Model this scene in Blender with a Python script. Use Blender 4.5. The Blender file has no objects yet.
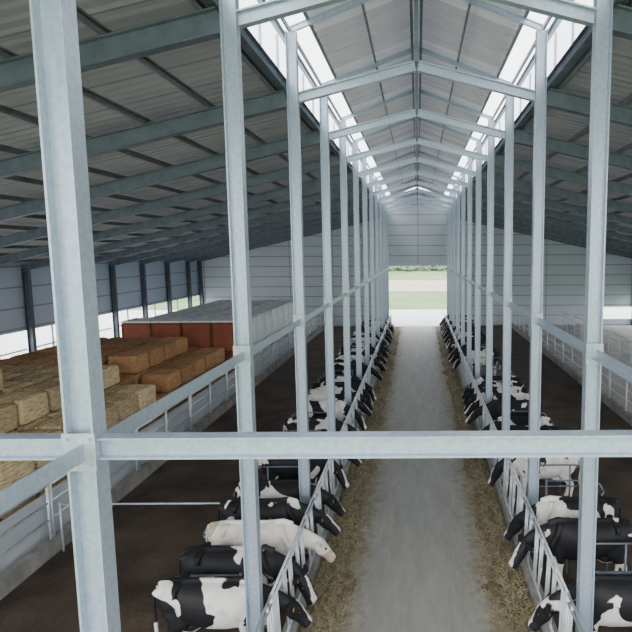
import bpy, bmesh, math, random
from mathutils import Vector, Matrix, noise
random.seed(4)
COL = bpy.context.scene.collection

# ---------------------------------------------------------------- materials
def new_mat(name):
    m = bpy.data.materials.new(name); m.use_nodes = True
    nt = m.node_tree; b = nt.nodes["Principled BSDF"]
    return m, nt, b
def N(nt, t, **kw):
    n = nt.nodes.new(t)
    for k, v in kw.items(): setattr(n, k, v)
    return n
def simple(name, c1, c2, scale=3, rough=.7, metal=0, bump=.0, bscale=40, detail=5, stretch=(1,1,1), coord="Object", lo=.35, hi=.65, transl=0):
    m, nt, b = new_mat(name)
    tc = N(nt,"ShaderNodeTexCoord"); mp = N(nt,"ShaderNodeMapping"); mp.inputs["Scale"].default_value = stretch
    nt.links.new(tc.outputs[coord], mp.inputs[0])
    no = N(nt,"ShaderNodeTexNoise"); no.inputs["Scale"].default_value = scale; no.inputs["Detail"].default_value = detail
    nt.links.new(mp.outputs[0], no.inputs["Vector"])
    r = N(nt,"ShaderNodeValToRGB")
    r.color_ramp.elements[0].position = lo; r.color_ramp.elements[1].position = hi
    r.color_ramp.elements[0].color = (*c1,1); r.color_ramp.elements[1].color = (*c2,1)
    nt.links.new(no.outputs[0], r.inputs[0]); nt.links.new(r.outputs[0], b.inputs["Base Color"])
    b.inputs["Roughness"].default_value = rough; b.inputs["Metallic"].default_value = metal
    if bump:
        n2 = N(nt,"ShaderNodeTexNoise"); n2.inputs["Scale"].default_value = bscale; n2.inputs["Detail"].default_value = 6
        nt.links.new(mp.outputs[0], n2.inputs["Vector"])
        bp = N(nt,"ShaderNodeBump"); bp.inputs["Strength"].default_value = bump; bp.inputs["Distance"].default_value=.05
        nt.links.new(n2.outputs[0], bp.inputs["Height"]); nt.links.new(bp.outputs[0], b.inputs["Normal"])
    if transl:
        tl=N(nt,"ShaderNodeBsdfTranslucent"); tl.inputs[0].default_value=(.9,.93,1,1)
        ms=N(nt,"ShaderNodeMixShader"); ms.inputs[0].default_value=transl
        nt.links.new(b.outputs[0],ms.inputs[1]); nt.links.new(tl.outputs[0],ms.inputs[2]); nt.links.new(ms.outputs[0],nt.nodes["Material Output"].inputs[0])
    return m
M = {}
M["galv"] = simple("galvanised_steel",(.35,.42,.495),(.44,.51,.59),scale=22,rough=.36,metal=.35,coord="Object",detail=10)
M["galv2"] = simple("galvanised_tube",(.38,.42,.46),(.52,.56,.60),scale=9,rough=.4,metal=.3)
M["barrier"] = simple("galvanised_barrier_tube",(.50,.54,.57),(.64,.68,.71),scale=9,rough=.4,metal=.2)
M["rafter"] = simple("rafter_steel",(.125,.15,.19),(.175,.205,.25),scale=4,rough=.45,metal=.3)
M["purlin"] = simple("purlin_steel",(.13,.135,.15),(.18,.185,.20),scale=4,rough=.5,metal=.1)
M["darksteel"] = simple("dark_steel",(.05,.062,.08),(.085,.10,.125),scale=4,rough=.5,metal=.2)
M["bolt"] = simple("bolt_steel",(.3,.33,.35),(.45,.48,.5),scale=20,rough=.35,metal=.8)
def ribbed(name, c1, c2, transl, dk=.6, bay=False):
    m=simple(name,c1,c2,scale=.9,rough=.6,stretch=(.3,1,1),transl=transl)
    nt=m.node_tree; b=nt.nodes["Principled BSDF"]
    src=b.inputs["Base Color"].links[0].from_socket
    tc=N(nt,"ShaderNodeTexCoord"); sx=N(nt,"ShaderNodeSeparateXYZ"); nt.links.new(tc.outputs["Object"],sx.inputs[0])
    d=N(nt,"ShaderNodeMath",operation="DIVIDE"); d.inputs[1].default_value=1.0; nt.links.new(sx.outputs[1],d.inputs[0])
    f=N(nt,"ShaderNodeMath",operation="FRACT"); nt.links.new(d.outputs[0],f.inputs[0])
    l=N(nt,"ShaderNodeMath",operation="LESS_THAN"); l.inputs[1].default_value=.05; nt.links.new(f.outputs[0],l.inputs[0])
    mx=N(nt,"ShaderNodeMix",data_type="RGBA"); nt.links.new(l.outputs[0],mx.inputs[0]); nt.links.new(src,mx.inputs[6]); mx.inputs[7].default_value=(*[x*dk for x in c1],1)
    out=mx.outputs[2]
    if bay: # alternating paler sheets
        d2=N(nt,"ShaderNodeMath",operation="DIVIDE"); d2.inputs[1].default_value=3.5; nt.links.new(sx.outputs[1],d2.inputs[0])
        f2=N(nt,"ShaderNodeMath",operation="FRACT"); nt.links.new(d2.outputs[0],f2.inputs[0])
        l2=N(nt,"ShaderNodeMath",operation="LESS_THAN"); l2.inputs[1].default_value=.33; nt.links.new(f2.outputs[0],l2.inputs[0])
        m2=N(nt,"ShaderNodeMix",data_type="RGBA"); nt.links.new(l2.outputs[0],m2.inputs[0]); nt.links.new(out,m2.inputs[6]); m2.inputs[7].default_value=(.55,.54,.51,1); out=m2.outputs[2]
    nt.links.new(out,b.inputs["Base Color"]); return m
M["roof"] = ribbed("roof_sheet",(.185,.178,.175),(.255,.248,.24),.011)  # slight translucency added so sky light evens out the interior
M["roof2"] = ribbed("ridge_roof_sheet",(.32,.29,.255),(.42,.39,.35),.03,bay=True)  # added translucency lifts the brightness of the ridge panels
M["dirt"] = simple("pen_floor_dirt",(.034,.023,.016),(.095,.068,.048),scale=1.1,rough=.6,bump=.5,bscale=8,detail=9)
M["kerb"] = simple("kerb_concrete",(.20,.195,.175),(.32,.31,.29),scale=3,rough=.85,bump=.2)
M["sideconc"] = simple("side_concrete",(.33,.32,.30),(.46,.45,.42),scale=.8,rough=.85,bump=.1)
M["lowwall"] = simple("low_wall_panel",(.50,.53,.56),(.60,.63,.66),scale=.9,rough=.7)
M["grass"] = simple("grass_field",(.10,.19,.05),(.24,.30,.12),scale=.08,rough=.95,detail=8)
M["apron"] = simple("apron_concrete",(.62,.61,.57),(.74,.73,.69),scale=.5,rough=.9)
M["sand"] = simple("dry_field",(.40,.36,.27),(.50,.45,.34),scale=.1,rough=.95)
M["bush"] = simple("hazed_foliage",(.10,.13,.09),(.18,.22,.16),scale=2,rough=.9,bump=.6,bscale=5)  # distance haze painted in by lightening the leaf colour
M["rust"] = simple("rust_red_sheet",(.23,.06,.03),(.33,.10,.048),scale=1.2,rough=.75,bump=.1,bscale=8)
M["rustframe"] = simple("rust_dark_frame",(.14,.04,.02),(.20,.06,.03),scale=2,rough=.8)
M["wrap"] = simple("pale_wrap_film",(.60,.63,.63),(.78,.80,.79),scale=2.5,rough=.45,bump=.2,bscale=7)
M["twine"] = simple("twine",(.25,.15,.06),(.4,.27,.12),scale=30,rough=.9)
M["muzzle"] = simple("muzzle_skin",(.07,.055,.05),(.24,.18,.16),scale=9,rough=.4)
M["hoof"] = simple("hoof_horn",(.05,.04,.03),(.12,.1,.08),scale=9,rough=.6)
M["eye"] = simple("eye_dark",(.01,.008,.006),(.02,.015,.01),rough=.1)
M["tag"] = simple("ear_tag_plastic",(.62,.30,.03),(.72,.38,.05),rough=.4)

def straw_mat(name, a, b_, c, bump=.9, lo=.65):
    m, nt, b = new_mat(name)
    tc = N(nt,"ShaderNodeTexCoord"); oi = N(nt,"ShaderNodeObjectInfo")
    mul=N(nt,"ShaderNodeMath",operation="MULTIPLY"); mul.inputs[1].default_value=20; nt.links.new(oi.outputs["Random"],mul.inputs[0])
    ad = N(nt,"ShaderNodeVectorMath",operation="ADD")
    nt.links.new(tc.outputs["Object"], ad.inputs[0]); nt.links.new(mul.outputs[0], ad.inputs[1])
    mp = N(nt,"ShaderNodeMapping"); mp.inputs["Scale"].default_value=(1,.35,2.2); nt.links.new(ad.outputs[0],mp.inputs[0])
    n1 = N(nt,"ShaderNodeTexNoise"); n1.inputs["Scale"].default_value=14; n1.inputs["Detail"].default_value=10; n1.inputs["Roughness"].default_value=.75
    nt.links.new(mp.outputs[0], n1.inputs["Vector"])
    r = N(nt,"ShaderNodeValToRGB"); e=r.color_ramp.elements
    e[0].position=.33; e[0].color=(*a,1); e[1].position=.68; e[1].color=(*c,1)
    k=e.new(.5); k.color=(*b_,1)
    nt.links.new(n1.outputs[0], r.inputs[0])
    hs = N(nt,"ShaderNodeHueSaturation"); mr=N(nt,"ShaderNodeMapRange"); mr.inputs[3].default_value=lo; mr.inputs[4].default_value=1.2
    nt.links.new(oi.outputs["Random"],mr.inputs[0]); nt.links.new(mr.outputs[0],hs.inputs["Value"]); nt.links.new(r.outputs[0],hs.inputs["Color"])
    nt.links.new(hs.outputs[0], b.inputs["Base Color"]); b.inputs["Roughness"].default_value=.9
    bp=N(nt,"ShaderNodeBump"); bp.inputs["Strength"].default_value=bump; bp.inputs["Distance"].default_value=.06
    nt.links.new(n1.outputs[0],bp.inputs["Height"]); nt.links.new(bp.outputs[0],b.inputs["Normal"])
    return m
M["straw"] = straw_mat("straw_golden",(.28,.19,.085),(.60,.46,.26),(.86,.72,.46),lo=.75)
M["straw_red"] = straw_mat("straw_reddish",(.20,.085,.035),(.43,.225,.10),(.62,.37,.18),lo=.75)
M["feed"] = straw_mat("feed_straw",(.05,.042,.02),(.155,.125,.065),(.32,.26,.15),lo=.95)
M["blade"] = simple("straw_blade",(.24,.20,.11),(.48,.41,.25),scale=.6,rough=.9)

m, nt, b = new_mat("aisle_concrete")
tc=N(nt,"ShaderNodeTexCoord"); mp=N(nt,"ShaderNodeMapping"); mp.inputs["Scale"].default_value=(1,.2,1); nt.links.new(tc.outputs["Object"],mp.inputs[0])
n1=N(nt,"ShaderNodeTexNoise"); n1.inputs["Scale"].default_value=4.5; n1.inputs["Detail"].default_value=12; n1.inputs["Roughness"].default_value=.72; nt.links.new(mp.outputs[0],n1.inputs["Vector"])
r=N(nt,"ShaderNodeValToRGB"); r.color_ramp.elements[0].position=.28; r.color_ramp.elements[0].color=(.215,.208,.188,1); r.color_ramp.elements[1].position=.72; r.color_ramp.elements[1].color=(.335,.328,.30,1)
nt.links.new(n1.outputs[0],r.inputs[0])
sx=N(nt,"ShaderNodeSeparateXYZ"); nt.links.new(tc.outputs["Object"],sx.inputs[0])
ab=N(nt,"ShaderNodeMath",operation="ABSOLUTE"); nt.links.new(sx.outputs[0],ab.inputs[0])
n3=N(nt,"ShaderNodeTexNoise"); n3.inputs["Scale"].default_value=6; n3.inputs["Detail"].default_value=10; nt.links.new(tc.outputs["Object"],n3.inputs["Vector"])
ma=N(nt,"ShaderNodeMath",operation="MULTIPLY_ADD"); ma.inputs[1].default_value=1.0; nt.links.new(n3.outputs[0],ma.inputs[0]); nt.links.new(ab.outputs[0],ma.inputs[2])
mr=N(nt,"ShaderNodeMapRange"); mr.inputs[1].default_value=1.45; mr.inputs[2].default_value=1.85; nt.links.new(ma.outputs[0],mr.inputs[0])
mx=N(nt,"ShaderNodeMix",data_type="RGBA"); nt.links.new(mr.outputs[0],mx.inputs[0]); nt.links.new(r.outputs[0],mx.inputs[6]); mx.inputs[7].default_value=(.17,.14,.08,1)
nt.links.new(mx.outputs[2],b.inputs["Base Color"]); b.inputs["Roughness"].default_value=.65
bp=N(nt,"ShaderNodeBump"); bp.inputs["Strength"].default_value=.08; nt.links.new(n3.outputs[0],bp.inputs["Height"]); nt.links.new(bp.outputs[0],b.inputs["Normal"])
M["aisle"]=m

def panel_mat(name, c, ax, vstep, hstep):
    m, nt, b = new_mat(name)
    tc=N(nt,"ShaderNodeTexCoord"); sx=N(nt,"ShaderNodeSeparateXYZ"); nt.links.new(tc.outputs["Object"],sx.inputs[0])
    def line(sock, step, w):
        d=N(nt,"ShaderNodeMath",operation="DIVIDE"); d.inputs[1].default_value=step; nt.links.new(sock,d.inputs[0])
        f=N(nt,"ShaderNodeMath",operation="FRACT"); nt.links.new(d.outputs[0],f.inputs[0])
        l=N(nt,"ShaderNodeMath",operation="LESS_THAN"); l.inputs[1].default_value=w/step; nt.links.new(f.outputs[0],l.inputs[0])
        return l.outputs[0]
    a=line(sx.outputs[ax],vstep,.06); h=line(sx.outputs[2],hstep,.07)
    mxx=N(nt,"ShaderNodeMath",operation="MAXIMUM"); nt.links.new(a,mxx.inputs[0]); nt.links.new(h,mxx.inputs[1])
    no=N(nt,"ShaderNodeTexNoise"); no.inputs["Scale"].default_value=.6; nt.links.new(tc.outputs["Object"],no.inputs["Vector"])
    r=N(nt,"ShaderNodeValToRGB"); r.color_ramp.elements[0].color=(*[x*.92 for x in c],1); r.color_ramp.elements[1].color=(*[min(1,x*1.06) for x in c],1)
    nt.links.new(no.outputs[0],r.inputs[0])
    mx=N(nt,"ShaderNodeMix",data_type="RGBA"); nt.links.new(mxx.outputs[0],mx.inputs[0]); nt.links.new(r.outputs[0],mx.inputs[6]); mx.inputs[7].default_value=(*[x*.5 for x in c],1)
    nt.links.new(mx.outputs[2],b.inputs["Base Color"]); b.inputs["Roughness"].default_value=.5
    return m
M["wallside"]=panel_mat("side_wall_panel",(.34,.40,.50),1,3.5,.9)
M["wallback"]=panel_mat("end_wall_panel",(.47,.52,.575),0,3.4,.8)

m, nt, b = new_mat("clerestory_glazing")
tr=N(nt,"ShaderNodeBsdfTransparent"); tl=N(nt,"ShaderNodeBsdfTranslucent"); tl.inputs[0].default_value=(.95,.97,1,1)
m1=N(nt,"ShaderNodeMixShader"); m1.inputs[0].default_value=.3; nt.links.new(tr.outputs[0],m1.inputs[1]); nt.links.new(tl.outputs[0],m1.inputs[2])
nt.links.new(m1.outputs[0],nt.nodes["Material Output"].inputs[0])
M["glaze"]=m

def coat(name, dark, light):
    m, nt, b = new_mat(name)
    tc=N(nt,"ShaderNodeTexCoord"); oi=N(nt,"ShaderNodeObjectInfo")
    mu=N(nt,"ShaderNodeMath",operation="MULTIPLY"); mu.inputs[1].default_value=37; nt.links.new(oi.outputs["Random"],mu.inputs[0])
    ad=N(nt,"ShaderNodeVectorMath",operation="ADD"); nt.links.new(tc.outputs["Object"],ad.inputs[0]); nt.links.new(mu.outputs[0],ad.inputs[1])
    no=N(nt,"ShaderNodeTexNoise"); no.inputs["Scale"].default_value=1.4; no.inputs["Detail"].default_value=3; no.inputs["Roughness"].default_value=.45; no.inputs["Distortion"].default_value=.8
    nt.links.new(ad.outputs[0],no.inputs["Vector"])
    sc=N(nt,"ShaderNodeSeparateColor"); nt.links.new(oi.outputs["Color"],sc.inputs[0])
    su=N(nt,"ShaderNodeMath",operation="SUBTRACT"); nt.links.new(no.outputs[0],su.inputs[0]); nt.links.new(sc.outputs[0],su.inputs[1])
    sx=N(nt,"ShaderNodeSeparateXYZ"); nt.links.new(tc.outputs["Object"],sx.inputs[0])
    hd=N(nt,"ShaderNodeMapRange"); hd.inputs[1].default_value=.7; hd.inputs[2].default_value=.95; hd.inputs[4].default_value=-.12
    nt.links.new(sx.outputs[0],hd.inputs[0])
    a1=N(nt,"ShaderNodeMath",operation="ADD"); nt.links.new(su.outputs[0],a1.inputs[0]); nt.links.new(hd.outputs[0],a1.inputs[1])
    at=N(nt,"ShaderNodeAttribute"); at.attribute_name="pale"
    a2=N(nt,"ShaderNodeMath",operation="ADD"); nt.links.new(a1.outputs[0],a2.inputs[0]); nt.links.new(at.outputs["Fac"],a2.inputs[1])
    mr=N(nt,"ShaderNodeMapRange"); mr.inputs[1].default_value=-.006; mr.inputs[2].default_value=.006; nt.links.new(a2.outputs[0],mr.inputs[0])
    mx=N(nt,"ShaderNodeMix",data_type="RGBA"); nt.links.new(mr.outputs[0],mx.inputs[0]); mx.inputs[6].default_value=(*dark,1)
    n2=N(nt,"ShaderNodeTexNoise"); n2.inputs["Scale"].default_value=5; n2.inputs["Detail"].default_value=6; nt.links.new(ad.outputs[0],n2.inputs["Vector"])
    r=N(nt,"ShaderNodeValToRGB"); r.color_ramp.elements[0].position=.3; r.color_ramp.elements[0].color=(*[x*.72 for x in light],1); r.color_ramp.elements[1].position=.6; r.color_ramp.elements[1].color=(*light,1)
    nt.links.new(n2.outputs[0],r.inputs[0]); nt.links.new(r.outputs[0],mx.inputs[7])
    nt.links.new(mx.outputs[2],b.inputs["Base Color"]); b.inputs["Roughness"].default_value=.6
    b.inputs["Specular IOR Level"].default_value=.3
    n4=N(nt,"ShaderNodeTexNoise"); n4.inputs["Scale"].default_value=90; nt.links.new(tc.outputs["Object"],n4.inputs["Vector"])
    bp=N(nt,"ShaderNodeBump"); bp.inputs["Strength"].default_value=.15; bp.inputs["Distance"].default_value=.02; nt.links.new(n4.outputs[0],bp.inputs["Height"]); nt.links.new(bp.outputs[0],b.inputs["Normal"])
    return m
M["coat"]=coat("black_white_coat",(.010,.010,.012),(.74,.72,.68))
M["cream"]=coat("cream_coat",(.46,.36,.27),(.78,.74,.66))

# ---------------------------------------------------------------- helpers
def link(name, me, mat=None, loc=(0,0,0), parent=None, label=None, cat=None, group=None, kind=None):
    o=bpy.data.objects.new(name, me); COL.objects.link(o); o.location=loc
    if mat is not None and me is not None and not me.materials: me.materials.append(mat)
    if parent: o.parent=parent
    if label: o["label"]=label
    if cat: o["category"]=cat
    if group: o["group"]=group
    if kind: o["kind"]=kind
    return o
def bm_mesh(bm, name, smooth=False, bevel=0):
    if bevel: bmesh.ops.bevel(bm, geom=list(bm.edges), offset=bevel, segments=2, affect="EDGES", clamp_overlap=True)
    bmesh.ops.recalc_face_normals(bm, faces=bm.faces)
    me=bpy.data.meshes.new(name); bm.to_mesh(me); bm.free()
    if smooth:
        for p in me.polygons: p.use_smooth=True
    return me
def add_box(bm, x0,x1,y0,y1,z0,z1):
    v=[bm.verts.new(p) for p in [(x0,y0,z0),(x1,y0,z0),(x1,y1,z0),(x0,y1,z0),(x0,y0,z1),(x1,y0,z1),(x1,y1,z1),(x0,y1,z1)]]
    for f in [(0,3,2,1),(4,5,6,7),(0,1,5,4),(1,2,6,5),(2,3,7,6),(3,0,4,7)]: bm.faces.new([v[i] for i in f])
def add_prism(bm, prof, p0, p1, side):
    p0=Vector(p0); p1=Vector(p1); t=(p1-p0).normalized(); s=Vector(side); s=(s-t*s.dot(t)).normalized(); u=s.cross(t).normalized()
    A=[bm.verts.new(p0+s*a+u*b) for a,b in prof]; B=[bm.verts.new(p1+s*a+u*b) for a,b in prof]
    n=len(prof)
    for i in range(n): bm.faces.new([A[i],A[(i+1)%n],B[(i+1)%n],B[i]])
    bm.faces.new(A[::-1]); bm.faces.new(B)
def hprof(w,h,t,tw):
    return [(-w/2,-h/2),(w/2,-h/2),(w/2,-h/2+t),(tw/2,-h/2+t),(tw/2,h/2-t),(w/2,h/2-t),(w/2,h/2),(-w/2,h/2),(-w/2,h/2-t),(-tw/2,h/2-t),(-tw/2,-h/2+t),(-w/2,-h/2+t)]
def cprof(w,h,t):
    l=.03
    return [(-w/2,-h/2),(w/2,-h/2),(w/2,-h/2+l),(w/2-t,-h/2+l),(w/2-t,-h/2+t),(-w/2+t,-h/2+t),(-w/2+t,h/2-t),(w/2-t,h/2-t),(w/2-t,h/2-l),(w/2,h/2-l),(w/2,h/2),(-w/2,h/2)]
def tube(bm,p0,p1,r,n=8,r1=None):
    p0=Vector(p0);p1=Vector(p1);t=(p1-p0).normalized(); s=Vector((0,0,1)) if abs(t.z)<.9 else Vector((1,0,0)); s=(s-t*s.dot(t)).normalized(); u=s.cross(t)
    r1=r if r1 is None else r1
    A=[];B=[]
    for i in range(n):
        a=2*math.pi*i/n; d=s*math.cos(a)+u*math.sin(a); A.append(bm.verts.new(p0+d*r)); B.append(bm.verts.new(p1+d*r1))
    for i in range(n): bm.faces.new([A[i],A[(i+1)%n],B[(i+1)%n],B[i]])
    bm.faces.new(A[::-1]); bm.faces.new(B)

# ---------------------------------------------------------------- dimensions
P=2.28; XW=17.4; BAY=3.5; Y0=3.72; NB=12; YB=44.6; YF=-3.0
FR=[Y0+BAY*i for i in range(NB)]
ZP=8.80; SL=.228; ZE=ZP-SL*(XW-P); ZA=9.36
ZM=10.0; ZR=10.85; RAIL=4.67; XG=2.02

# ---------------------------------------------------------------- ground and floors
def slab(name,x0,x1,y0,y1,z0,z1,mat,kind="structure",label=None,cat=None,bev=0):
    bm=bmesh.new(); cx,cy=(x0+x1)/2,(y0+y1)/2
    add_box(bm,x0-cx,x1-cx,y0-cy,y1-cy,0,z1-z0)
    return link(name,bm_mesh(bm,name,bevel=bev),mat,(cx,cy,z0),kind=kind,label=label,cat=cat)
slab("ground",-300,300,-60,420,-.5,-.12,M["grass"],None,"green grass field around the barn","ground")
slab("concrete_apron",-6,9,YB+.2,YB+13,-.12,-.01,M["apron"],None,"pale concrete apron outside the open end doorway","pavement")
slab("brightening_yard",-75,-XW-.2,-10,YB+14,-.12,-.01,M["apron"],None,"pale slab added to whiten the view through the open barn wall","pavement")  # added pale slab, makes the left side opening read bright white
slab("dirt_track",-90,120,85,118,-.12,-.06,M["sand"],None,"dry sandy strip across the field","field")
slab("floor",-1.92,1.92,YF,YB+.15,-.12,0,M["aisle"])
slab("floor",-7.3,-2.12,YF,YB,-.12,0,M["dirt"])
slab("floor",2.12,7.3,YF,YB,-.12,0,M["dirt"])
slab("floor",-XW,-7.5,YF,YB,-.12,0,M["sideconc"])
slab("floor",7.5,XW,YF,YB,-.12,0,M["sideconc"])
for s in (-1,1):
    slab("trim_1" if s<0 else "trim_2",min(s*1.92,s*2.12),max(s*1.92,s*2.12),YF,YB-.02,-.12,.22,M["kerb"],bev=.015)
    slab("trim_3" if s<0 else "trim_4",min(s*7.3,s*7.5),max(s*7.3,s*7.5),YF,YB-.02,-.12,.3,M["kerb"],bev=.015)

# ---------------------------------------------------------------- roof sheets
def corrugated(name,xa,za,xb,zb,y0,y1,mat,period=.25,amp=.03,nx=2):
    bm=bmesh.new(); prof=[]; y=y0
    while y<y1:
        prof+= [(y,0),(y+period*.3,0),(y+period*.45,amp),(y+period*.85,amp)]; y+=period
    cols=[]
    for i in range(nx+1):
        t=i/nx; x=xa+(xb-xa)*t; z=za+(zb-za)*t
        cols.append([bm.verts.new((x,yy,z+dz)) for yy,dz in prof])
    for i in range(nx):
        for j in range(len(prof)-1): bm.faces.new([cols[i][j],cols[i+1][j],cols[i+1][j+1],cols[i][j+1]])
    me=bm_mesh(bm,name); return link(name,me,mat,kind="structure")
RO=.36
zr=lambda x: ZR+.2-(ZR-ZM)/P*abs(x)
for s in (-1,1):
    corrugated("ceiling_left" if s<0 else "ceiling_right",s*(P+.22),ZP+RO-.04,s*(XW+.5),ZE+RO-.5*SL,YF,YB+.3,M["roof"],amp=.04)
    corrugated("ceiling_ridge_left" if s<0 else "ceiling_ridge_right",0,zr(0),s*XG,zr(XG),YF,YB+.3,M["roof2"],period=.33,amp=.03)
    bm=bmesh.new(); add_box(bm,-.01,.01,YF,YB,0,ZM-(ZP+.42)+.10)
    link("window_1" if s<0 else "window_2",bm_mesh(bm,"glz"),M["glaze"],(s*(P+.30),0,ZP+.42),kind="structure")
    bm=bmesh.new(); v=[bm.verts.new(p) for p in[(s*(XG-.05),YF,zr(XG)+.045),(s*(P+.4),YF,zr(P+.4)+.045),(s*(P+.4),YB+.3,zr(P+.4)+.045),(s*(XG-.05),YB+.3,zr(XG)+.045)]]; bm.faces.new(v)
    link("window_3" if s<0 else "window_4",bm_mesh(bm,"glz"),M["glaze"],kind="structure")
    bm=bmesh.new(); add_box(bm,-.015,.015,YF,YB,0,.22)
    link("trim_8" if s<0 else "trim_9",bm_mesh(bm,"flash"),M["rafter"],(s*(P+.22),0,ZP+.22),kind="structure")
# ---------------------------------------------------------------- end wall
DH=4.95; DW=2.42
bm=bmesh.new()
def quad(pts):
    A=[bm.verts.new((x,0,z)) for x,z in pts]; B=[bm.verts.new((x,.15,z)) for x,z in pts]; n=len(pts)
    bm.faces.new(A[::-1]); bm.faces.new(B)
    for i in range(n): bm.faces.new([A[i],A[(i+1)%n],B[(i+1)%n],B[i]])
zt=lambda x: ZP+RO-.02-SL*(abs(x)-P)
quad([(-XW,0),(-XW,zt(XW)),(-DW,zt(DW)),(-DW,0)])
quad([(XW,1.5),(XW,zt(XW)),(DW,zt(DW)),(DW,0),(14.4,0),(14.4,1.5)][::-1])
quad([(14.4,0),(14.4,.5),(XW,.5),(XW,0)])
quad([(-DW,DH),(-DW,ZM),(0,ZR+.05),(DW,ZM),(DW,DH)])
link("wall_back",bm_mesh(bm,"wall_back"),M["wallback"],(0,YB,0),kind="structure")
slab("brightening_pad",11,40,YB+.2,YB+14,-.12,-.01,M["apron"],None,"pale slab added behind the end wall to brighten its opening","pavement")  # added pale slab, there to brighten the right-hand opening
for i,(x0,x1,z0,z1) in enumerate([(-DW-.12,-DW+.04,0,ZP+.3),(DW-.04,DW+.12,0,ZP+.3),(-DW+.04,DW-.04,DH-.12,DH+.06)]):
    bm=bmesh.new(); add_box(bm,x0,x1,-.1,.0,z0,z1); link("trim_%d"%(5+i),bm_mesh(bm,"trim",bevel=.01),M["galv"],(0,YB,0),kind="structure")
ZO=2.6
for s,nm in ((-1,"wall_left"),(1,"wall_right")):
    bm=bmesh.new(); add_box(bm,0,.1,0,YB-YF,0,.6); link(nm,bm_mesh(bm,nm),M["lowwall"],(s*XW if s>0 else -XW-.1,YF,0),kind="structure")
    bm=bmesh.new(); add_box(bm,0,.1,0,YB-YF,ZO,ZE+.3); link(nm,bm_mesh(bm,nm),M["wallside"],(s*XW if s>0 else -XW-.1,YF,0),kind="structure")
    wr=bmesh.new(); tube(wr,(0,.12,0),(0,BAY-.12,0),.04); wr=bm_mesh(wr,"wr")
    wp=bmesh.new(); add_box(wp,-.03,.03,-.03,.03,.6,ZO); wp=bm_mesh(wp,"wp")
    for k in range(6):
        o=link("opening_rail",wr,M["galv2"],(s*(XW+.05),FR[5+k],1.75),label="thin steel rail across the open side of the barn",cat="rail",group="side opening rails")
        link("opening_upright",wp,M["rafter"],(s*.0,BAY/2,-1.75),parent=o)
# ---------------------------------------------------------------- steel frame
cm=bmesh.new(); add_prism(cm,hprof(.16,.195,.016,.012),(0,0,0),(0,0,ZM-.02),(0,1,0)); cm=bm_mesh(cm,"column")
bpm=bmesh.new(); add_box(bpm,-.15,.15,-.15,.15,0,.025)
for x in(-.12,.12):
    for y in(-.12,.12): tube(bpm,(x,y,.02),(x,y,.07),.014,6)
bpm=bm_mesh(bpm,"base_plate")
bk=bmesh.new(); add_box(bk,-.11,.11,-.093,-.081,-.13,.13)
for x in(-.075,.075):
    for z in(-.09,.09): tube(bk,(x,-.09,z),(x,-.112,z),.014,6)
bk=bm_mesh(bk,"bracket")
for s in (-1,1):
    for i,y in enumerate(FR):
        o=link("steel_column",cm,M["galv"],(s*P,y,0),label="tall galvanised steel column beside the feed barrier",cat="column",group="tall inner columns")
        link("base_plate",bpm,M["bolt"],(0,0,0),parent=o)
        link("bracket",bk,M["galv2"],(0,0,RAIL),parent=o)
wm=bmesh.new(); add_prism(wm,hprof(.2,.26,.02,.02),(0,0,0),(0,0,ZE-.02),(0,1,0)); wm=bm_mesh(wm,"wcol")
for s in (-1,1):
    for y in FR[5 if s<0 else 8:]+[YB-.12]:
        link("wall_column",wm,M["darksteel"],(s*(XW-.16),y,0),label="dark grey steel wall column beside the open side strip",cat="column",group="outer wall columns")
def rafter_mesh(a,b,w=.16,d=.3):
    bm=bmesh.new(); add_prism(bm,hprof(w,d,.02,.015),a,b,(0,1,0)); return bm_mesh(bm,"rafter")
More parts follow.
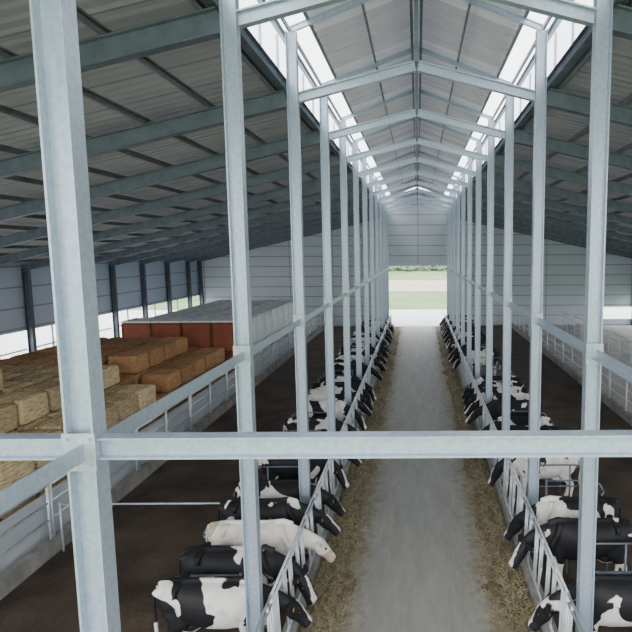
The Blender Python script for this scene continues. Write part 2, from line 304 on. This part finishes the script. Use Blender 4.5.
for s in (-1,1):
    rm=rafter_mesh((s*(.12),0,-SL*.0),(s*(XW-P),0,-SL*(XW-P)))
    im=rafter_mesh((-s*.1,0,.02),(-s*(P-.03),0,ZA-ZP),w=.12,d=.18)
    for y in FR+[YB-.08]:
        link("roof_rafter",rm,M["rafter"],(s*P,y,ZP),label="grey steel rafter under the corrugated side roof",cat="rafter",group="side roof rafters")
    for y in FR:
        link("ridge_rafter",im,M["galv"],(s*P,y,ZP),label="galvanised rafter rising to the ridge",cat="rafter",group="ridge rafters")
    mm=rafter_mesh((0,0,0),(-s*(P-.03),0,ZR-ZM),w=.06,d=.11)
    for y in FR:
        link("monitor_rafter",mm,M["galv"],(s*P,y,ZM+.02),label="slim rafter under the raised ridge roof",cat="rafter",group="raised ridge rafters")
    x=P+.35
    pm=bmesh.new(); add_prism(pm,cprof(.05,.12,.008),(0,YF,0),(0,YB-.05,0),(1,0,0)); pm=bm_mesh(pm,"purlin")
    while x<XW:
        link("roof_purlin",pm,M["purlin"],(s*x,0,ZP-SL*(x-P)+.15+.10),label="long thin steel purlin under the side roof sheets",cat="purlin",group="roof purlins"); x+=1.2
    pm2=bmesh.new(); add_prism(pm2,cprof(.04,.08,.008),(0,YF,0),(0,YB-.05,0),(1,0,0)); pm2=bm_mesh(pm2,"purlin2")
    for x in (1.0,1.98,2.35):
        link("ridge_purlin",pm2,M["purlin"],(s*x,0,zr(x)-.1),label="thin purlin under the raised ridge roof",cat="purlin",group="ridge purlins")
    em=bmesh.new(); add_prism(em,hprof(.14,.2,.012,.01),(0,YF,0),(0,YB-.05,0),(1,0,0)); em=bm_mesh(em,"eave")
    link("eave_beam",em,M["rafter"],(s*(P+.2),0,ZP+.28),label="long galvanised beam along the clerestory sill",cat="beam")
    em=bmesh.new(); add_prism(em,hprof(.07,.13,.01,.008),(0,YF,0),(0,YB-.05,0),(1,0,0)); em=bm_mesh(em,"eave")
    link("eave_beam",em,M["galv"],(s*(P+.17),0,ZM-.05),label="slim galvanised beam at the head of the clerestory",cat="beam")
    gm_=bmesh.new(); add_box(gm_,-.02,.02,-.02,.02,0,ZM-ZP-.42); gm_=bm_mesh(gm_,"mullion")
    y=FR[0]+BAY/3
    while y<YB:
        link("glazing_mullion",gm_,M["galv"],(s*(P+.26),y,ZP+.35),label="slim upright bar between clerestory panes",cat="glazing bar",group="clerestory glazing bars"); y+=BAY/3
    ap=[(-.035,-.06),(-.025,-.06),(-.025,.05),(.045,.05),(.045,.06),(-.035,.06)]
    rl=bmesh.new(); add_prism(rl,ap,(0,.09,0),(0,BAY-.09,0),(-1,0,0)); rl=bm_mesh(rl,"rail")
    for y in [FR[0]-BAY]+FR[:-1]:
        link("column_rail",rl,M["galv"],(s*P,y,RAIL),label="galvanised horizontal rail joining neighbouring columns",cat="rail",group="mid height rails")
rb=bmesh.new(); add_prism(rb,hprof(.06,.16,.012,.01),(0,YF,0),(0,YB-.05,0),(1,0,0)); rb=bm_mesh(rb,"ridge")
for x in(-.10,.10):
    link("ridge_beam",rb,M["darksteel"],(x,0,ZR-.07),label="long dark ridge beam under the roof peak",cat="beam",group="twin ridge beams")
kp=bmesh.new(); add_prism(kp,hprof(.08,.08,.01,.01),(0,0,.08),(0,0,ZR-.05-ZA),(1,0,0)); kp=bm_mesh(kp,"king")
for y in FR: link("king_post",kp,M["rafter"],(0,y,ZA),label="short vertical post under the ridge beam",cat="post",group="ridge king posts")
def crossbeam(x0,x1,lab):
    bm=bmesh.new(); add_prism(bm,hprof(.12,.15,.014,.012),(x0,0,0),(x1,0,0),(0,1,0))
    return link("cross_beam",bm_mesh(bm,"cb"),M["galv"],(0,FR[0],RAIL+.01),label=lab,cat="beam")
crossbeam(-P+.1,P-.1,"galvanised steel cross beam spanning the aisle between columns")
crossbeam(-XW+.3,-P-.1,"galvanised steel cross beam running to the outer wall")
crossbeam(P+.1,XW-.3,"galvanised steel cross beam running to the outer wall")

# ---------------------------------------------------------------- feed barriers
def feed_panel():
    fr=bmesh.new(); L=BAY-.06; lean=-.04
    def pt(y,z): return (lean*(z-.36)/.9,y,z)
    for z,r in((.30,.022),(1.20,.022),(1.31,.020)): tube(fr,pt(0,z),pt(L,z),r)
    for y in(0,L): tube(fr,pt(y,.22),pt(y,1.31),.028)
    fr=bm_mesh(fr,"barrier_frame",True)
    b1=bmesh.new(); tube(b1,pt(0,.30),pt(0,1.20),.021,6); b1=bm_mesh(b1,"bar",True)
    b2=bmesh.new(); tube(b2,pt(.15,.30),pt(0,.78),.021,6); tube(b2,pt(0,.78),pt(0.02,1.29),.021,6); b2=bm_mesh(b2,"lbar",True)
    return fr,b1,b2
fr,b1,b2=feed_panel()
SLOT=BAY/4
for s in(-1,1):
    for i in range(0,NB-1):
        y=FR[i]+.03
        o=link("feed_barrier",fr,M["barrier"],(s*2.0,y,0),label="galvanised self-locking feed barrier standing on the concrete kerb",cat="feed barrier",group="feed barriers")
        if s>0: o.scale=(-1,1,1)
        for k in range(4):
            c=SLOT*(k+.5)-.03
            link("fixed_bar",b1,M["barrier"],(0,c-.19,0),parent=o)
            link("locking_bar",b2,M["barrier"],(0,c+.19,0),parent=o)
            link("fixed_bar",b1,M["barrier"],(0,c-.31,0),parent=o)
            link("fixed_bar",b1,M["barrier"],(0,c+.31,0),parent=o)

# ---------------------------------------------------------------- side pen fences
bm=bmesh.new(); L=BAY-.04
for z in(.70,1.05,1.40): tube(bm,(0,0,z),(0,L,z),.022)
rails=bm_mesh(bm,"rails",True)
bm=bmesh.new(); tube(bm,(0,0,.0),(0,0,1.42),.032); postm=bm_mesh(bm,"post",True)
for s in(-1,1):
    for i in range(-1,NB-1):
        y=Y0+BAY*i+.02
        o=link("pen_fence",rails,M["barrier"],(s*7.4,y,.0),label="galvanised tubular fence with three rails on the pen kerb",cat="fence",group="pen fences")
        for yy in(.03,L/2,L-.03): link("fence_post",postm,M["barrier"],(0,yy,.3),parent=o).scale=(1,1,.79)
for i in range(2,NB-1):
    o=link("pen_fence",rails,M["barrier"],(10.9,Y0+BAY*i+.02,0),label="pale tubular fence on the open concrete area",cat="fence",group="outer fences")
    for yy in(.03,L/2,L-.03): link("fence_post",postm,M["barrier"],(0,yy,0),parent=o)
lw=bmesh.new(); add_box(lw,-.05,.05,0,BAY-.004,0,1.05)
lw=bm_mesh(lw,"bunker_panel",bevel=.004)
for i in range(-1,NB-1):
    link("bunker_panel",lw,M["lowwall"],(-7.72,Y0+BAY*i,0),label="pale grey low panel holding back the straw bales",cat="panel",group="bunker panels")
bm=bmesh.new(); x0,x1=-7.2,-2.5
tube(bm,(x0,0,1.0),(x1,0,1.0),.02)
for x in(x0,x1): tube(bm,(x,0,0),(x,0,1.03),.022)
gm=bm_mesh(bm,"gate",True)
link("pen_rail",gm,M["galv2"],(0,FR[2],0),label="single steel pipe rail across the cow pen",cat="rail")
bm=bmesh.new()
pts=[(0,0,.55),(.9,0,.55),(1.15,0,.62),(1.25,0,.8),(1.15,0,.98),(.9,0,1.06),(0,0,1.06)]
for a,b_ in zip(pts,pts[1:]): tube(bm,a,b_,.018)
tube(bm,(0,0,0),(0,0,1.1),.026); tube(bm,(.75,0,.0),(.75,0,1.06),.02)
dv=bm_mesh(bm,"divider",True)
for s in(-1,1):
    for i in range(4,44):
        if i%4==0: continue
        y=FR[0]+SLOT*i
        o=link("stall_divider",dv,M["rafter"],(s*2.75,y,0),label="looped dark steel pipe divider standing between two cows",cat="stall divider",group="stall dividers")
        if s<0: o.rotation_euler=(0,0,math.pi)

# ---------------------------------------------------------------- cows
def loft(bm,st,side=(0,1,0),n=14,pw=1.0):
    rings=[]; side=Vector(side)
    f=lambda c: math.copysign(abs(c)**pw,c)
    for i,(c,ra,rb) in enumerate(st):
        c=Vector(c)
        a=Vector(st[max(i-1,0)][0]); b=Vector(st[min(i+1,len(st)-1)][0]); t=(b-a).normalized()
        s=(side-t*side.dot(t)).normalized(); u=s.cross(t)
        rings.append([bm.verts.new(c+s*ra*f(math.cos(2*math.pi*k/n))+u*rb*f(math.sin(2*math.pi*k/n))) for k in range(n)])
    for i in range(len(rings)-1):
        for k in range(n): bm.faces.new([rings[i][k],rings[i][(k+1)%n],rings[i+1][(k+1)%n],rings[i+1][k]])
    bm.faces.new(rings[0][::-1]); bm.faces.new(rings[-1])
POSES=[((1.12,0,.90),60,0.0),((1.14,0,.98),42,.10),((1.13,0,.93),50,.36),((1.13,0,.88),56,-.36)]
def cow_mesh(pose):
    poll,pitch,yaw=POSES[pose]; poll=Vector(poll)
    bm=bmesh.new()
    loft(bm,[((-.87,0,1.13),.07,.10),((-.84,0,1.13),.16,.18),((-.74,0,1.11),.225,.245),((-.6,0,1.08),.265,.28),((-.47,0,1.05),.27,.30),((-.3,0,1.01),.295,.335),((-.05,0,.975),.325,.37),((.2,0,.97),.315,.375),((.42,0,.98),.26,.37),((.6,0,1.0),.20,.33),((.76,0,1.02),.15,.24),((.85,0,1.02),.08,.12)],n=28,pw=.92)
    loft(bm,[((-.84,0,1.31),.045,.03),((-.5,0,1.345),.055,.04),((0,0,1.335),.045,.04),((.3,0,1.34),.04,.045),((.52,0,1.36),.045,.05),((.7,0,1.30),.04,.05)])
    for s in(-1,1):
        loft(bm,[((-.5,s*.06,1.32),.06,.04),((-.52,s*.17,1.325),.065,.04),((-.53,s*.255,1.29),.055,.045),((-.52,s*.27,1.2),.035,.04)],side=(1,0,0))
        loft(bm,[((-.74,s*.08,1.26),.05,.05),((-.84,s*.12,1.23),.04,.045),((-.89,s*.13,1.19),.03,.035)],side=(0,1,0))
        loft(bm,[((.5,s*.1,1.32),.06,.05),((.56,s*.17,1.15),.07,.06),((.66,s*.18,.95),.06,.07),((.6,s*.16,.82),.05,.06)],side=(0,1,0))
    pa=math.radians(pitch); d=Vector((math.cos(pa),0,-math.sin(pa)))
    up=Vector((math.sin(pa),0,math.cos(pa)))
    n0=Vector((.5,0,1.1)); nm=n0.lerp(poll,.45)+Vector((0,0,.02)); nn=n0.lerp(poll,.75)+Vector((0,0,.01))
    loft(bm,[(n0,.15,.26),(nm,.122,.20),(nn,.105,.165),(poll-up*.03,.095,.135)],n=18)
    hs=[(-.06,.0,.08,.08),(.02,.0,.112,.11),(.10,-.015,.125,.125),(.20,-.025,.118,.124),(.30,-.03,.094,.108),(.39,-.035,.086,.094),(.46,-.04,.098,.094),(.51,-.045,.097,.085),(.54,-.045,.078,.065)]
    head=[(poll+d*a+up*b_,ra,rb) for a,b_,ra,rb in hs]
    loft(bm,head,n=18,pw=.88)
    eb=poll+d*.03+up*.03
    for s in(-1,1):
        sv=Vector((0,s,0))
        loft(bm,[(eb+sv*.06,.035,.03),(eb+sv*.14-d*.01,.066,.026),(eb+sv*.21-d*.025-up*.01,.07,.022),(eb+sv*.27-d*.03-up*.03,.048,.02),(eb+sv*.30-d*.03-up*.04,.018,.015)],side=(d.x,0,d.z))
        loft(bm,[((.48,s*.14,.95),.085,.17),((.5,s*.16,.78),.075,.12),((.49,s*.165,.62),.055,.072),((.5,s*.16,.45),.048,.053),((.49,s*.155,.38),.04,.042),((.485,s*.155,.2),.034,.036),((.485,s*.155,.12),.045,.048),((.51,s*.155,.05),.05,.06),((.52,s*.155,0),.058,.072)])
        loft(bm,[((-.6,s*.12,1.1),.10,.2),((-.55,s*.165,.9),.10,.2),((-.5,s*.185,.74),.08,.15),((-.6,s*.18,.6),.056,.09),((-.69,s*.17,.5),.044,.06),((-.7,s*.165,.42),.042,.05),((-.67,s*.165,.24),.034,.036),((-.66,s*.165,.13),.045,.048),((-.635,s*.165,.05),.05,.06),((-.62,s*.165,0),.058,.072)])
    loft(bm,[((-.80,0,1.32),.03,.03),((-.88,0,1.28),.03,.03),((-.93,0,1.1),.022,.022),((-.94,0,.8),.018,.018),((-.94,0,.62),.035,.035),((-.93,0,.48),.03,.03),((-.93,0,.4),.015,.015)])
    loft(bm,[((-.6,0,.68),.09,.06),((-.48,0,.63),.14,.12),((-.33,0,.63),.14,.12),((-.18,0,.67),.08,.06)])
    X0=.98
    def bend(v,k=1):
        v=Vector(v)
        if v.x<=X0: return v
        t=max(0,min(1,(v.x-X0)/.25)); a=k*yaw*t; dx=v.x-X0
        return Vector((X0+dx*math.cos(a)-v.y*math.sin(a),dx*math.sin(a)+v.y*math.cos(a),v.z))
    for v in bm.verts: v.co=bend(v.co)
    me=bm_mesh(bm,"cow_raw")
    ob=bpy.data.objects.new("tmp",me); COL.objects.link(ob)
    md=ob.modifiers.new("r","REMESH"); md.mode="VOXEL"; md.voxel_size=.018; md.use_smooth_shade=True
    sm=ob.modifiers.new("s","SMOOTH"); sm.iterations=3; sm.factor=.5
    dg=bpy.context.evaluated_depsgraph_get(); ev=ob.evaluated_get(dg)
    out=bpy.data.meshes.new_from_object(ev); bpy.data.objects.remove(ob)
    zmin=min(v.co.z for v in out.vertices)
    mz=bend(head[-1][0])
    for m_ in("coat","muzzle","hoof"): out.materials.append(M[m_])
    for p in out.polygons:
        p.use_smooth=True; c=p.center
        if (c-mz).length<.10: p.material_index=1
        elif c.z<.065: p.material_index=2
    at=out.attributes.new("pale","FLOAT","POINT")
    vals=[]
    for v in out.vertices:
        c=v.co; val=0
        if c.x<.75 and c.z<.62: val=min(.6,(.62-c.z)*4)
        if abs(c.y)<.06 and c.x<-.9 and c.z<.65: val=.8
        if c.x>1.0:
            u=bend(c,-1); q=u-poll; la=q.dot(d); lu=q.dot(up)
            wd=.024+.04*max(0,(la-.05)/.4)
            if la>.05 and lu>.02 and abs(u.y)<wd*(1+.4*noise.noise(u*9)): val=.5
        vals.append(val)
    at.data.foreach_set("value",vals)
    out.transform(Matrix.Translation((0,0,-zmin)))
    out.name="cow_body"
    ep=[bend(poll+d*.18+up*.045+Vector((0,s*.114,0))) for s in(-1,1)]
    tp=[bend(eb+Vector((0,s*.2,0))-d*.02+up*.022) for s in(-1,1)]
    return out, ep, tp
COWS=[cow_mesh(i) for i in range(4)]
cream_me=COWS[2][0].copy(); cream_me.materials[0]=M["cream"]
bm=bmesh.new(); bmesh.ops.create_uvsphere(bm,u_segments=10,v_segments=8,radius=.024); eyem=bm_mesh(bm,"eye",True)
bm=bmesh.new(); add_box(bm,-.004,.004,-.02,.02,-.03,.02); tagm=bm_mesh(bm,"tag",bevel=.002)
SC=.94
def cow(side,slot,pose,thr,lab,cream=False,detail=True,dx=0,rz=0):
    y=FR[0]+SLOT*(slot+.5)-.03
    me,eyes,ears=COWS[pose]
    o=link("cow",cream_me if cream else me,None,(side*(2.93+dx),y,0),label=lab,cat="cow",group="cows feeding at the barrier")
    o.scale=(SC,SC,SC); o.rotation_euler=(0,0,(0 if side<0 else math.pi)+rz)
    o.color=(thr,0,0,1)
    if detail:
        for p in eyes: link("eye",eyem,M["eye"],p,parent=o)
        for p in ears[:1]: link("ear_tag",tagm,M["tag"],p+Vector((.02,0,0)),parent=o)
    return o
LB="black dairy cow with a few white patches, head through feed barrier"
LM="black and white patched dairy cow eating at the feed barrier"
LW="mostly white dairy cow with black patches at the feed barrier"
LC="cream white dairy cow with tan head, lowered into the feed"
left=[(0,0,.53,LM),(1,0,.53,LM),(4,2,.555,LB,.05),(5,3,.57,LB,.05),(6,2,.30,LC,-.05),(7,1,.58,LB,.04),(8,2,.57,LB,0),(10,3,.56,LB,.06),(11,1,.52,LM,-.02)]
right=[(1,0,.53,LM),(2,0,.53,LM),(4,3,.50,LW,.02),(6,2,.58,LB,0),(7,3,.52,LM,.06),(10,0,.48,LW,.04)]
for q in left: cow(-1,q[0],q[1],q[2],q[3],cream=(q[3] is LC),dx=q[4] if len(q)>4 else 0)
for q in right: cow(1,q[0],q[1],q[2],q[3],dx=q[4] if len(q)>4 else 0)
rr=random.Random(8)
for side in(-1,1):
    for s_ in range(12,44):
        if rr.random()<.26: continue
        t=rr.choice([.48,.51,.53,.55,.58,.6]); l=LW if t<.5 else (LB if t>.54 else LM)
        cow(side,s_,rr.choice([0,1,2,3]),t,l,detail=False,dx=rr.uniform(-.03,.07),rz=rr.uniform(-.02,.02))

# ---------------------------------------------------------------- feed along the barrier
for s in(-1,1):
    bm=bmesh.new(); ny=420; nx=10; y0,y1=YF,YB-1; g=[]
    for j in range(ny+1):
        y=y0+(y1-y0)*j/ny; row=[]
        for i in range(nx+1):
            t=i/nx; w=.58+.26*noise.noise(Vector((y*.9,s*7,0)))+.12*noise.noise(Vector((y*4,s*3,0)))
            x=1.90-w*t; h=.10*math.sin(math.pi*min(1,t*.8+.2))**1.2*(1+.9*noise.noise(Vector((y*1.3,t*3,s))))+.045*noise.noise(Vector((y*6,t*9,s*3)))*(1-t)
            row.append(bm.verts.new((s*x,y,max(.004,h) if t<1 else .002)))
        g.append(row)
    for j in range(ny):
        for i in range(nx): bm.faces.new([g[j][i],g[j][i+1],g[j+1][i+1],g[j+1][i]])
    link("feed_straw",bm_mesh(bm,"feed",True),M["feed"],label="long strip of loose brown straw feed along the barrier",cat="straw",kind="stuff")
bm=bmesh.new()
for _ in range(26000):
    s=random.choice((-1,1)); y=YF+6+(YB-9)*random.random()**1.8; x=s*(1.86-abs(random.gauss(0,.52)))
    if abs(x)<.1 : continue
    a=random.uniform(0,math.pi); l=random.uniform(.04,.13); w=.004; z=random.uniform(.006,.02)+(.10 if abs(x)>1.4 else 0)
    d=Vector((math.cos(a),math.sin(a),random.uniform(-.1,.25)))*l; n_=Vector((-math.sin(a),math.cos(a),0))*w
    c=Vector((x,y,z)); vs=[bm.verts.new(c-n_),bm.verts.new(c+n_),bm.verts.new(c+d+n_),bm.verts.new(c+d-n_)]; bm.faces.new(vs)
link("loose_straw",bm_mesh(bm,"loose"),M["blade"],label="scattered loose straw stalks on the concrete aisle",cat="straw",kind="stuff")

# ---------------------------------------------------------------- bales
def bale_mesh(sx,sy,sz,seed):
    bm=bmesh.new(); bmesh.ops.create_cube(bm,size=1)
    bmesh.ops.subdivide_edges(bm,edges=bm.edges[:],cuts=15,use_grid_fill=True)
    for v in bm.verts:
        p=v.co*2; q=Vector((p.x*(1-.05*(p.y**6*.5+p.z**6*.6)),p.y*(1-.05*(p.x**6*.5+p.z**6*.6)),p.z*(1-.09*(p.x**6*.6+p.y**6*.6))))
        n1=noise.noise(q*2.3+Vector((seed*9,0,0)))*.02; n2=noise.noise(q*10+Vector((seed*5,2,0)))*.035
        q=q*(1-.045+n1+n2); v.co=Vector((q.x*sx/2,q.y*sy/2,q.z*sz/2))
    return bm_mesh(bm,"bale",True)
BX,BY,BZ=1.0,1.04,.64
bms=[bale_mesh(BX,BY,BZ,i) for i in range(4)]
bmr=[m_.copy() for m_ in bms]
tw=bmesh.new(); w=.010; Z=BZ/2-.016; Y=BY/2-.024
def ring(x): return [[tw.verts.new((x,a*(Y+e),b*(Z+e))) for a,b in((-1,-1),(1,-1),(1,1),(-1,1))] for e in(0,.012)]
R0=ring(-w); R1=ring(w)
for i in range(4):
    j=(i+1)%4
    tw.faces.new([R0[1][i],R0[1][j],R1[1][j],R1[1][i]]); tw.faces.new([R0[0][i],R1[0][i],R1[0][j],R0[0][j]])
    tw.faces.new([R0[0][i],R0[0][j],R0[1][j],R0[1][i]]); tw.faces.new([R1[0][i],R1[1][i],R1[1][j],R1[0][j]])
tw=bm_mesh(tw,"twine")
rr=random.Random(3)
nb=0
for r_,x in enumerate((-8.75,-9.85,-10.95,-12.05,-13.15)):
    y=10.0
    while y<24.6:
        if y<13.4: h=[3,4,5,5,5][r_]
        elif y<14.3: h=[2,2,3,4,4][r_]
        elif y<17.6: h=[3,4,4,4,4][r_]
        elif y<18.6: h=[2,3,3,4,4][r_]
        elif y<22.9: h=[3,4,4,4,4][r_]
        else: h=[3,3,3,3,3][r_]
        for k in range(h):
            red=(y>17.5); v=rr.randrange(4)
            o=link("straw_bale",(bmr if red else bms)[v],M["straw_red"] if red else M["straw"],(x+rr.uniform(-.015,.015)-(.15 if red else 0),y+rr.uniform(-.015,.015),BZ/2+k*BZ-.005),
                 label="reddish brown square straw bale in the stack" if red else "golden square straw bale in the stack",cat="straw bale",group="stacked straw bales")
            o.rotation_euler=(0,0,rr.uniform(-.012,.012)); nb+=1
            for q in(-.28,.28): link("twine",tw,M["twine"],(q,0,0),parent=o)
        y+=1.13
print("BALES",nb)
CH=1.42
def crate():
    bm=bmesh.new(); add_box(bm,-.64,.64,-.62,.62,0,CH-.02); b_=bm_mesh(bm,"crate",bevel=.03)
    t=bmesh.new()
    for z in(.06,CH-.08):
        for q in(-.62,.62): add_box(t,-.65,.65,q-.02,q+.02,z-.04,z+.04)
        for q in(-.64,.64): add_box(t,q-.02,q+.02,-.62,.62,z-.04,z+.04)
    for x in(-.635,.635):
        for y in(-.62,.62): add_box(t,x-.03,x+.03,y-.03,y+.03,.02,CH-.04)
    l=bmesh.new(); add_box(l,-.66,.66,-.67,.67,CH-.02,CH+.05)
    for i in range(6): add_box(l,-.6+i*.22,-.54+i*.22,-.67,.67,CH+.05,CH+.07)
    return b_,bm_mesh(t,"crate_frame"),bm_mesh(l,"crate_lid")
cb,cf,cl=crate()
XS=(-8.75,-10.12,-11.49,-12.86)
for x in XS:
    for k in range(2):
        o=link("storage_crate",cb,M["rust"],(x,25.95,k*CH),label="rust red storage crate stacked beside the bales",cat="crate",group="rust red crates")
        link("crate_frame",cf,M["rustframe"],(0,0,0),parent=o)
        if k==1: link("crate_lid",cl,M["wrap"],(0,0,0),parent=o)["label"]="pale ribbed cover sheet"
wmesh=bmesh.new(); bmesh.ops.create_cube(wmesh,size=1); bmesh.ops.subdivide_edges(wmesh,edges=wmesh.edges[:],cuts=11,use_grid_fill=True)
for v in wmesh.verts:
    p=v.co*2; q=Vector((p.x*(1-.03*p.y**8-.03*p.z**8),p.y*(1-.03*p.x**8-.03*p.z**8),p.z*(1-.03*p.x**8-.03*p.y**8)))*(1+.01*noise.noise(p*3)-.01)
    v.co=Vector((q.x*.63,q.y*.64,q.z*.70))
wmesh=bm_mesh(wmesh,"wrapped",True)
for x in XS:
    y=27.5
    while y<37.5:
        for k in range(2):
            link("wrapped_bale",wmesh,M["wrap"],(x,y,.70+k*1.405),label="pale film wrapped square bale in a stack",cat="wrapped bale",group="wrapped bales")
        y+=1.4

# ---------------------------------------------------------------- distant hedge
bmb=[]
for i in range(3):
    bm=bmesh.new(); bmesh.ops.create_icosphere(bm,subdivisions=4,radius=1)
    for v in bm.verts:
        n1=noise.noise(v.co*1.7+Vector((i*7,0,0)))*.35+noise.noise(v.co*5+Vector((i*7,3,0)))*.15; v.co*=1+n1; v.co.z=v.co.z*.9
    zz=min(v.co.z for v in bm.verts)
    for v in bm.verts: v.co.z-=zz+.25
    bmb.append(bm_mesh(bm,"bush",True))
rr=random.Random(5)
for i in range(56):
    o=link("bush",bmb[i%3],M["bush"],(-60+i*2.6,170+(i%2)*4.5+rr.uniform(-.5,.5),-.12),label="green bush in the distant hedgerow, colour paled for haze",cat="bush",group="distant hedgerow")
    k=rr.uniform(1.0,1.35); o.scale=(1.75,1.5,k*1.15)

# ---------------------------------------------------------------- light
w=bpy.data.worlds.new("World"); bpy.context.scene.world=w; w.use_nodes=True
nt=w.node_tree; bg=nt.nodes["Background"]
tc=N(nt,"ShaderNodeTexCoord"); sx=N(nt,"ShaderNodeSeparateXYZ"); nt.links.new(tc.outputs["Generated"],sx.inputs[0])
r=N(nt,"ShaderNodeValToRGB"); r.color_ramp.elements[0].position=.45; r.color_ramp.elements[0].color=(.95,.97,1,1); r.color_ramp.elements[1].position=1; r.color_ramp.elements[1].color=(.82,.9,1,1)
nt.links.new(sx.outputs[2],r.inputs[0]); nt.links.new(r.outputs[0],bg.inputs[0]); bg.inputs[1].default_value=5.8
sd=bpy.data.lights.new("sun","SUN"); sd.energy=2.0; sd.angle=math.radians(25); sd.color=(1,.97,.92)
so=bpy.data.objects.new("sun",sd); COL.objects.link(so); so.rotation_euler=(math.radians(58),0,math.radians(-25))

# ---------------------------------------------------------------- camera
cd=bpy.data.cameras.new("camera"); cam=bpy.data.objects.new("camera",cd); COL.objects.link(cam)
cd.sensor_width=36; cd.lens=560/632*36; cd.shift_x=-(418-316)/632
R=Matrix.Rotation(math.radians(90-6.62),4,"X")@Matrix.Rotation(math.radians(-.33),4,"Z")
cam.matrix_world=Matrix.Translation((0,0,6))@R
cd.clip_end=1000
bpy.context.scene.camera=cam
